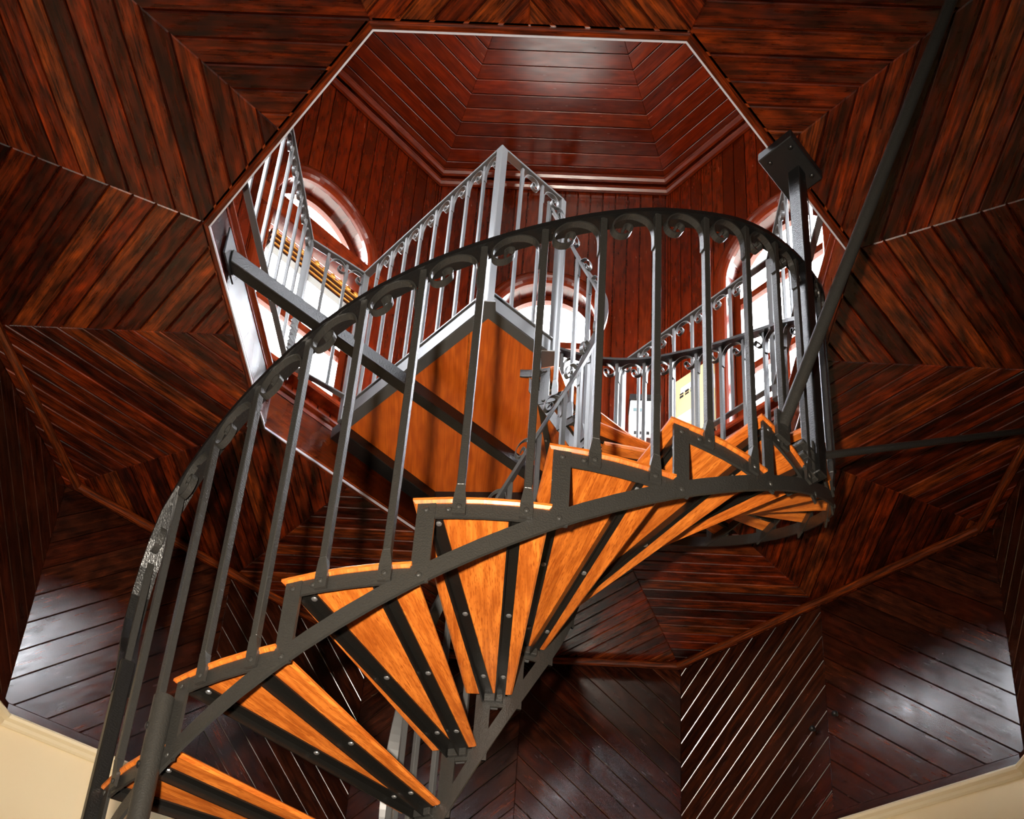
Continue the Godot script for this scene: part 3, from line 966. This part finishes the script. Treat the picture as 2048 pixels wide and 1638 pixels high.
func one_baluster(s: Node3D, k: float, r: float, ytop: float, ytread: float, w: float, outer: bool) -> void:
	var m := 1.0 / S
	var rr := r + (0.0075 * m if outer else -0.0075 * m)
	var yb := ytread - (0.058 if outer else 0.05) * m
	var a := sp(k, rr + (0.004 * m if outer else -0.004 * m), yb)
	var b := Vector3(a.x, ytop * S + EYE, a.z)
	var st := ns()
	var rd := radial(k)
	var tg := tangent(k)
	var foot := 0.085
	cbox(st, (a + b) / 2 + Vector3(0, foot / 2, 0), tg * w / 2, Vector3(0, (b.y - a.y - foot) / 2, 0), rd * w / 2, 0.0018)
	# foot forged flat and spread over the plate
	var f0 := a + Vector3(0, foot, 0)
	var f1 := a + Vector3(0, foot * 0.5, 0)
	var hw: float = w / 2
	var fw: float = w * 0.82
	var sec := [[f0, hw, hw], [f1, fw, hw * 0.5], [a, fw, hw * 0.4]]
	for i in 2:
		var p: Array = sec[i]
		var q: Array = sec[i + 1]
		for e in [[-1, -1, 1, -1], [1, -1, 1, 1], [1, 1, -1, 1], [-1, 1, -1, -1]]:
			var A: Vector3 = p[0] + tg * p[1] * e[0] + rd * p[2] * e[1]
			var B: Vector3 = p[0] + tg * p[1] * e[2] + rd * p[2] * e[3]
			var C: Vector3 = q[0] + tg * q[1] * e[2] + rd * q[2] * e[3]
			var D: Vector3 = q[0] + tg * q[1] * e[0] + rd * q[2] * e[1]
			quad(st, A, B, C, D, tg * (e[0] + e[2]) + rd * (e[1] + e[3]))
	quad(st, a - tg * fw - rd * hw * 0.4, a + tg * fw - rd * hw * 0.4, a + tg * fw + rd * hw * 0.4, a - tg * fw + rd * hw * 0.4, Vector3.DOWN)
	var o := part(s, "baluster", st.commit(), M.iron if outer else M.rail_grey)
	var rise := (curve_at(OUT_RAIL if outer else IN_RAIL, k) - curve_at(OUT_RAIL if outer else IN_RAIL, k - 0.4)) * S
	var run := 0.4 * deg_to_rad(DPH) * r * S
	var sl := rise / run
	var x := tg
	if outer:
		part(o, "scroll", scroll_mesh, M.iron if outer else M.rail_grey, b - tg * (w / 2 + 0.002) + Vector3(0, 0.0, 0), Basis(tg + Vector3(0, minf(sl, 0.9), 0), Vector3.UP, rd))
		dome(o, "rivet", a + Vector3(0, 0.02, 0) + rd * 0.005, rd, 0.008, M.iron)
	else:
		part(o, "scroll", scroll_small, M.rail_grey, b + Vector3(0, 0, 0) - tg * (w / 2 + 0.002), Basis(tg * 0.75 + Vector3(0, minf(sl, 1.2) * 0.6, 0), Vector3.UP, -rd))

# ---------------------------------------------------------------- landing, guard rails, braces
const N_ := Vector2(-0.0464, 0.0046)
const L_ := Vector2(-0.2303, -0.178)
const G_ := Vector2(-0.118, -0.2915)
const Q_ := Vector2(0.03, -0.281)
const P_ := Vector2(0.0285, -0.056)
const YB := 1.055
func landing() -> void:
	var t := thing("landing_platform", "orange plywood underside of the landing platform in a grey steel frame", "platform", rel(-0.1, YB, -0.15))
	var pg := [N_, L_, G_, Q_, P_]
	var big := []
	for p in pg:
		big.append(p * S)
	var o := rel(0, YB, 0)
	# two sheets with a seam
	var sa := Vector2(-0.065, 0.0) * S
	var sb := Vector2(-0.085, -0.3) * S
	var nn := (sb - sa).orthogonal().normalized()
	if nn.x < 0:
		nn = -nn
	for e in [1.0, -1.0]:
		var q := clip_half(big, nn * e, (nn * e).dot(sa) - 0.003)
		part(t, "plywood_sheet", slab(q, o, Vector3(1, 0, 0), Vector3(0, 0, 1), Vector3.DOWN, -0.03, -0.004, 0.002, Vector2(0.06, 1).normalized(), Vector2(rng.randf(), rng.randf())), M.ply[0])
	var st := ns()
	slab_st(st, big, o, Vector3(1, 0, 0), Vector3(0, 0, 1), Vector3.UP, 0.032, 0.075, 0.002, Vector2.RIGHT, Vector2.ZERO)
	part(t, "deck", st.commit(), M.oak[1])
	var edges := [[N_, L_], [P_, N_], [Q_, P_]]
	for e in edges:
		var a := rel(e[0].x, YB, e[0].y)
		var b := rel(e[1].x, YB, e[1].y)
		st = ns()
		var side := (b - a).cross(Vector3.UP).normalized()
		if side.dot((a + b) / 2 - rel(-0.1, YB, -0.15)) < 0:
			side = -side
		bar(st, a + Vector3(0, 0.035, 0) + side * 0.004, b + Vector3(0, 0.035, 0) + side * 0.004, Vector3.UP, 0.075, 0.008)
		bar(st, a + Vector3(0, -0.002, 0) - side * 0.02, b + Vector3(0, -0.002, 0) - side * 0.02, side, 0.05, 0.008)
		part(t, "frame_channel", st.commit(), M.rail_grey)
	for c2 in [N_, P_]:
		st = ns()
		var pc := rel(c2.x - 0.002, YB, c2.y - 0.004)
		cbox(st, pc + Vector3(0, -0.003, 0), Vector3(0.045, 0, 0), Vector3(0, 0.004, 0), Vector3(0, 0, 0.045), 0.001)
		part(t, "corner_plate", st.commit(), M.rail_grey)
	for e in [[L_, G_], [G_, Q_]]:   # ledgers on the stairwell edge
		var a := rel(e[0].x, YB, e[0].y)
		var b := rel(e[1].x, YB, e[1].y)
		var side := (b - a).cross(Vector3.UP).normalized()
		if side.dot((a + b) / 2 - rel(-0.1, YB, -0.15)) < 0:
			side = -side
		st = ns()
		bar(st, a + side * 0.04 + Vector3(0, -0.02, 0), b + side * 0.04 + Vector3(0, -0.02, 0), Vector3.UP, 0.07, 0.085, 0.003)
		part(t, "ledger", st.commit(), M.iron_dark)
	# square tube carrying the platform across the well
	var bm := thing("support_beam", "dark square steel beam crossing diagonally beneath the landing", "beam", rel(-0.14, 1.015, -0.08))
	var a := rel(-0.3136, 1.0155, 0.0676)
	var b := rel(0.028, 1.0155, -0.228)
	st = ns()
	bar(st, a + Vector3(0, 0.035, 0), b + Vector3(0, 0.035, 0), Vector3.UP, 0.07, 0.055, 0.003)
	part(bm, "tube", st.commit(), M.iron_dark)
	st = ns()
	var d := (b - a).normalized()
	cbox(st, rel(-0.3118, 1.028, 0.068), fn(3) * 0.004, Vector3(0, 0.075, 0), ft(3) * 0.075, 0.001)
	part(bm, "end_plate", st.commit(), M.iron_dark)
# straight railing from a to b (relative plan points); y of the floor and of the top
func railing(t: Node3D, a2: Vector2, b2: Vector2, y0: float, y1: float, spacing: float, flip: bool, lo := 0.055) -> void:
	var a := rel(a2.x, y0, a2.y)
	var b := rel(b2.x, y0, b2.y)
	var d := b - a
	var len := d.length()
	d /= len
	var side := d.cross(Vector3.UP).normalized()
	var h := (y1 - y0) * S
	var st := ns()
	bar(st, a + Vector3(0, h - 0.006, 0), b + Vector3(0, h - 0.006, 0), side, 0.038, 0.012, 0.002)
	part(t, "top_rail", st.commit(), M.rail_grey)
	st = ns()
	bar(st, a + Vector3(0, lo, 0), b + Vector3(0, lo, 0), side, 0.03, 0.012, 0.002)
	part(t, "bottom_rail", st.commit(), M.rail_grey)
	var n := maxi(1, roundi(len / spacing))
	for i in range(1, n):
		var c := a + d * (len * i / n)
		st = ns()
		cbox(st, c + Vector3(0, (h - 0.012 + lo) / 2, 0), d * 0.0075, Vector3(0, (h - 0.012 - lo) / 2, 0), side * 0.0075, 0.0015)
		var o := part(t, "baluster", st.commit(), M.rail_grey)
		var dd := d if not flip else -d
		part(o, "scroll", scroll_small, M.rail_grey, c + Vector3(0, h - 0.013, 0) - dd * 0.009, Basis(dd, Vector3.UP, dd.cross(Vector3.UP)))
func rail_post(t: Node3D, p2: Vector2, y0: float, y1: float, w: float, turn: Vector3, twist := false) -> void:
	var a := rel(p2.x, y0, p2.y)
	var b := rel(p2.x, y1, p2.y)
	var st := ns()
	var s := turn.cross(Vector3.UP).normalized()
	var n := 1 if not twist else 40
	if not twist:
		cbox(st, (a + b) / 2, turn * w / 2, Vector3(0, (b - a).y / 2, 0), s * w / 2, 0.003)
	else:
		var h := (b - a).y
		var prev := []
		for i in n + 1:
			var f := float(i) / n
			var ang := clampf((f - 0.12) / 0.3, 0, 1) * TAU * 2.0
			var ring := []
			for j in 4:
				var an := ang + PI / 4 + PI / 2 * j
				ring.append(a + Vector3(0, h * f, 0) + (turn * cos(an) + s * sin(an)) * w * 0.7071)
			if i > 0:
				for j in 4:
					quad(st, prev[j], prev[(j + 1) % 4], ring[(j + 1) % 4], ring[j], (ring[j] + ring[(j + 1) % 4]) / 2 - (a + Vector3(0, h * f, 0)))
			prev = ring
	part(t, "post", st.commit(), M.rail_grey)
func guard_rails() -> void:
	var r := 0.325
	var yt := 1.32
	var V := func(k: int) -> Vector2:
		var a := deg_to_rad(TURN + 22.5 + 45.0 * k)
		return Vector2(cos(a), -sin(a)) * r
	# landing railing: along the left edge to the near corner, then back to the stair
	var t := thing("landing_railing", "pale grey scrolled railing round the corner of the landing platform", "railing", rel(N_.x, YB, N_.y), "iron guard railings")
	railing(t, N_, L_, 1.06, yt, 0.118, false, 0.065)
	railing(t, N_, P_, 1.06, yt, 0.118, true, 0.065)
	rail_post(t, N_, YB, yt, 0.04, (rel(L_.x, 0, L_.y) - rel(N_.x, 0, N_.y)).normalized())
	rail_post(t, P_, YB, yt, 0.034, (rel(L_.x, 0, L_.y) - rel(N_.x, 0, N_.y)).normalized())
	rail_post(t, L_, YB, yt, 0.034, (rel(L_.x, 0, L_.y) - rel(N_.x, 0, N_.y)).normalized())
	# left of the well: west edge and part of the northwest edge
	var f3: Vector2 = V.call(3)
	var f4: Vector2 = V.call(4)
	t = thing("guard_railing", "pale grey scrolled guard railing left of the opening, before the left window", "railing", rel(f3.x, Y_FLOOR, f3.y), "iron guard railings")
	railing(t, f4, f3, Y_FLOOR, yt, 0.118, true, 0.09)
	railing(t, f3, L_, Y_FLOOR, yt, 0.118, true, 0.09)
	rail_post(t, f3, Y_FLOOR, yt, 0.032, ft(3), true)
	rail_post(t, f4, Y_FLOOR, yt, 0.032, ft(3))
	# right of the well
	var f0: Vector2 = V.call(0)
	var f1: Vector2 = V.call(1)
	var f7: Vector2 = V.call(7)
	t = thing("guard_railing", "pale grey scrolled guard railing right of the opening, before the right window", "railing", rel(f0.x, Y_FLOOR, f0.y), "iron guard railings")
	railing(t, f1, f0, Y_FLOOR, yt, 0.118, false, 0.09)
	railing(t, f0, f7, Y_FLOOR, yt, 0.118, false, 0.09)
	rail_post(t, f1, Y_FLOOR, yt, 0.032, ft(0), true)
	rail_post(t, f0, Y_FLOOR, yt, 0.032, ft(0))
	rail_post(t, f7, Y_FLOOR, yt, 0.032, ft(7))
func braces() -> void:
	# hanging post and its plate at the edge of the opening
	var t := thing("hanging_post", "dark square steel post hanging from a black plate at the opening", "post", W(0.20974, 0.63, -0.6568))
	var st := ns()
	var top := W(0.20974, 0.99, -0.6568)
	var bot := W(0.20974, 0.632, -0.6568)
	cbox(st, (top + bot) / 2, ft(6) * 0.023, Vector3(0, (top - bot).y / 2, 0), fn(6) * 0.023, 0.003)
	part(t, "post_tube", st.commit(), M.iron_dark)
	st = ns()
	cbox(st, rel(0.2325, 0.993, 0.221), ft(6) * 0.105, Vector3(0, 0.02, 0), fn(6) * 0.068, 0.003)
	part(t, "mounting_plate", st.commit(), M.dark_plastic)
	for e in [[-0.07, -0.04], [0.07, -0.04], [-0.07, 0.045], [0.07, 0.045]]:
		dome(t, "bolt", rel(0.2325, 0.988, 0.221) + ft(6) * e[0] + fn(6) * e[1], Vector3.DOWN, 0.009, M.iron_dark)
	# slotted foot bolted to the stringer
	st = ns()
	var c := bot + Vector3(0, 0.05, 0) - fn(6) * 0.045 + ft(6) * -0.02
	cbox(st, c, ft(6) * 0.012, Vector3(0, 0.075, 0), fn(6) * 0.055, 0.003)
	cbox(st, c + Vector3(0, -0.062, 0) + ft(6) * -0.03, ft(6) * 0.04, Vector3(0, 0.012, 0), fn(6) * 0.055, 0.003)
	cbox(st, c + Vector3(0, -0.015, 0) + ft(6) * -0.03, ft(6) * 0.04, Vector3(0, 0.008, 0), fn(6) * 0.055, 0.003)
	cbox(st, c + Vector3(0, 0.03, 0) + ft(6) * -0.03, ft(6) * 0.04, Vector3(0, 0.008, 0), fn(6) * 0.055, 0.003)
	part(t, "foot_bracket", st.commit(), M.iron)
	# slanting tie rod up to the ceiling
	t = thing("tie_rod", "slanting round iron tie rod from the stair up to the ceiling corner", "rod", sp(6.22, SR, sy(6.2)))
	st = ns()
	var a := sp(6.22, SR + 0.006, sy(6.2) - 0.012)
	var b := W(0.3005, 0.998, -0.4685)
	tube(st, a, b, 0.0195, 16)
	part(t, "rod_tube", st.commit(), M.iron)
	st = ns()
	cbox(st, a, radial(6.22) * 0.006, Vector3(0, 0.05, 0), tangent(6.22) * 0.03, 0.001)
	part(t, "end_flat", st.commit(), M.iron)
	dome(t, "bolt", a.lerp(b, 0.62) + Vector3(-0.003, -0.012, 0.01), Vector3(-0.3, -0.6, 0.6), 0.007, M.steel)
	# level brace tube to the wall on the right
	t = thing("brace_tube", "level grey brace tube running from the stair to the right wall", "rod", W(0.2135, 0.655, -0.66))
	st = ns()
	tube(st, W(0.2135, 0.657, -0.66), W(0.556, 0.9595, -0.9), 0.0125, 16)
	part(t, "brace_rod", st.commit(), M.iron)
	st = ns()
	tube(st, W(0.556, 0.9595, -0.9), W(0.5597, 0.9595, -0.9), 0.035, 20)
	part(t, "wall_flange", st.commit(), M.iron)

func small_things() -> void:
	var ap := R_LANT * C8 * S
	# notice board in the lantern, on the northeast wall beside the window
	var o := Vector3(CX * S, 0, CZ * S) + fn(0) * ap
	var P := func(u: float, y: float, d: float) -> Vector3: return o + ft(0) * u * S + Vector3(0, y * S + EYE, 0) - fn(0) * d
	var t := thing("notice_board", "cream printed notice board on the lantern wall beside the right window", "sign", P.call(0.152, 1.36, 0.02))
	var st := ns()
	cbox(st, P.call(0.153, 1.43, 0.03), ft(0) * 0.2, Vector3(0, 0.3, 0), fn(0) * 0.012, 0.003)
	part(t, "panel", st.commit(), M.paper)
	for e in [[0.165, 1.475, 0.06, 0.028], [0.11, 1.45, 0.05, 0.06], [0.17, 1.41, 0.07, 0.05]]:
		st = ns()
		box(st, P.call(e[0], e[1], 0.043), ft(0) * e[2], Vector3(0, e[3], 0), fn(0) * 0.0008)
		part(t, "sheet", st.commit(), M.white)
	for i in 6:
		st = ns()
		box(st, P.call(0.178 - (i % 3) * 0.011, 1.468 - (i / 3) * 0.006, 0.0445), ft(0) * 0.015, Vector3(0, 0.006 + 0.003 * (i % 2), 0), fn(0) * 0.0004)
		part(t, "print_line", st.commit(), M.dark_plastic)
	# white cabinet on the north wall
	o = Vector3(CX * S, 0, CZ * S) + fn(1) * ap
	var P1 := func(u: float, y: float, d: float) -> Vector3: return o + ft(1) * u * S + Vector3(0, y * S + EYE, 0) - fn(1) * d
	t = thing("wall_cabinet", "white metal wall cabinet with dark top in the lantern corner", "cabinet", P1.call(-0.176, 1.35, 0.0))
	st = ns()
	cbox(st, P1.call(-0.176, 1.41, 0.07), ft(1) * 0.1, Vector3(0, 0.16, 0), fn(1) * 0.07, 0.006)
	part(t, "body", st.commit(), M.white)
	st = ns()
	cbox(st, P1.call(-0.176, 1.456, 0.075), ft(1) * 0.105, Vector3(0, 0.022, 0), fn(1) * 0.075, 0.004)
	part(t, "lid", st.commit(), M.dark_plastic)
	st = ns()
	box(st, P1.call(-0.163, 1.428, 0.142), ft(1) * 0.028, Vector3(0, 0.012, 0), fn(1) * 0.002)
	part(t, "label_plate", st.commit(), plain(Color(0.4, 0.5, 0.52), 0.4))
	st = ns()
	box(st, P1.call(-0.17, 1.378, 0.142), ft(1) * 0.05, Vector3(0, 0.012, 0), fn(1) * 0.002)
	part(t, "vent", st.commit(), M.dark_plastic)
	# gilded pelmet across the left window
	o = Vector3(CX * S, 0, CZ * S) + fn(2) * ap
	var P2 := func(u: float, y: float, d: float) -> Vector3: return o + ft(2) * u * S + Vector3(0, y * S + EYE, 0) - fn(2) * d
	t = thing("window_pelmet", "dark carved pelmet with gilt ribs across the left arched window", "pelmet", P2.call(0.0, 1.57, 0.02))
	st = ns()
	cbox(st, P2.call(0.0, 1.628, 0.02), ft(2) * 0.5, Vector3(0, 0.085, 0), fn(2) * 0.055, 0.006)
	part(t, "board", st.commit(), M.lant[0])
	st = ns()
	cbox(st, P2.call(0.0, 1.572, -0.02), ft(2) * 0.34, Vector3(0, 0.066, 0), fn(2) * 0.03, 0.006)
	part(t, "carved_band", st.commit(), M.wall[2])
	for i in 3:
		st = ns()
		tube(st, P2.call(-0.085, 1.56 + i * 0.011, 0.012), P2.call(0.085, 1.56 + i * 0.011, 0.012), 0.007, 10)
		part(t, "gilt_rib", st.commit(), M.gold)
	for i in 11:
		var q: Vector3 = P2.call(-0.078 + 0.0156 * i, 1.5875, 0.012)
		dome(t, "gilt_boss", q, -fn(2), 0.02, M.gold)
	# two ball-headed pins on the panelling at the right
	var apw := R_ROOM * C8 * S
	o = Vector3(CX * S, 0, CZ * S) + fn(0) * apw
	for e in [[0.019, 0.802], [-0.016, 0.812]]:
		var q2: Vector3 = o + ft(0) * e[0] * S + Vector3(0, e[1] * S + EYE, 0) - fn(0) * 0.006
		var kn := part(get_node("wall_northeast"), "ball_knob", ball_mesh(0.017), M.iron_dark, q2 - fn(0) * 0.03)
		st = ns()
		tube(st, q2, q2 - fn(0) * 0.02, 0.006, 10)
		part(kn, "stem", st.commit(), M.iron_dark)

func ball_mesh(r: float) -> SphereMesh:
	var sm := SphereMesh.new()
	sm.radius = r
	sm.height = r * 2.0
	sm.radial_segments = 20
	sm.rings = 10
	return sm
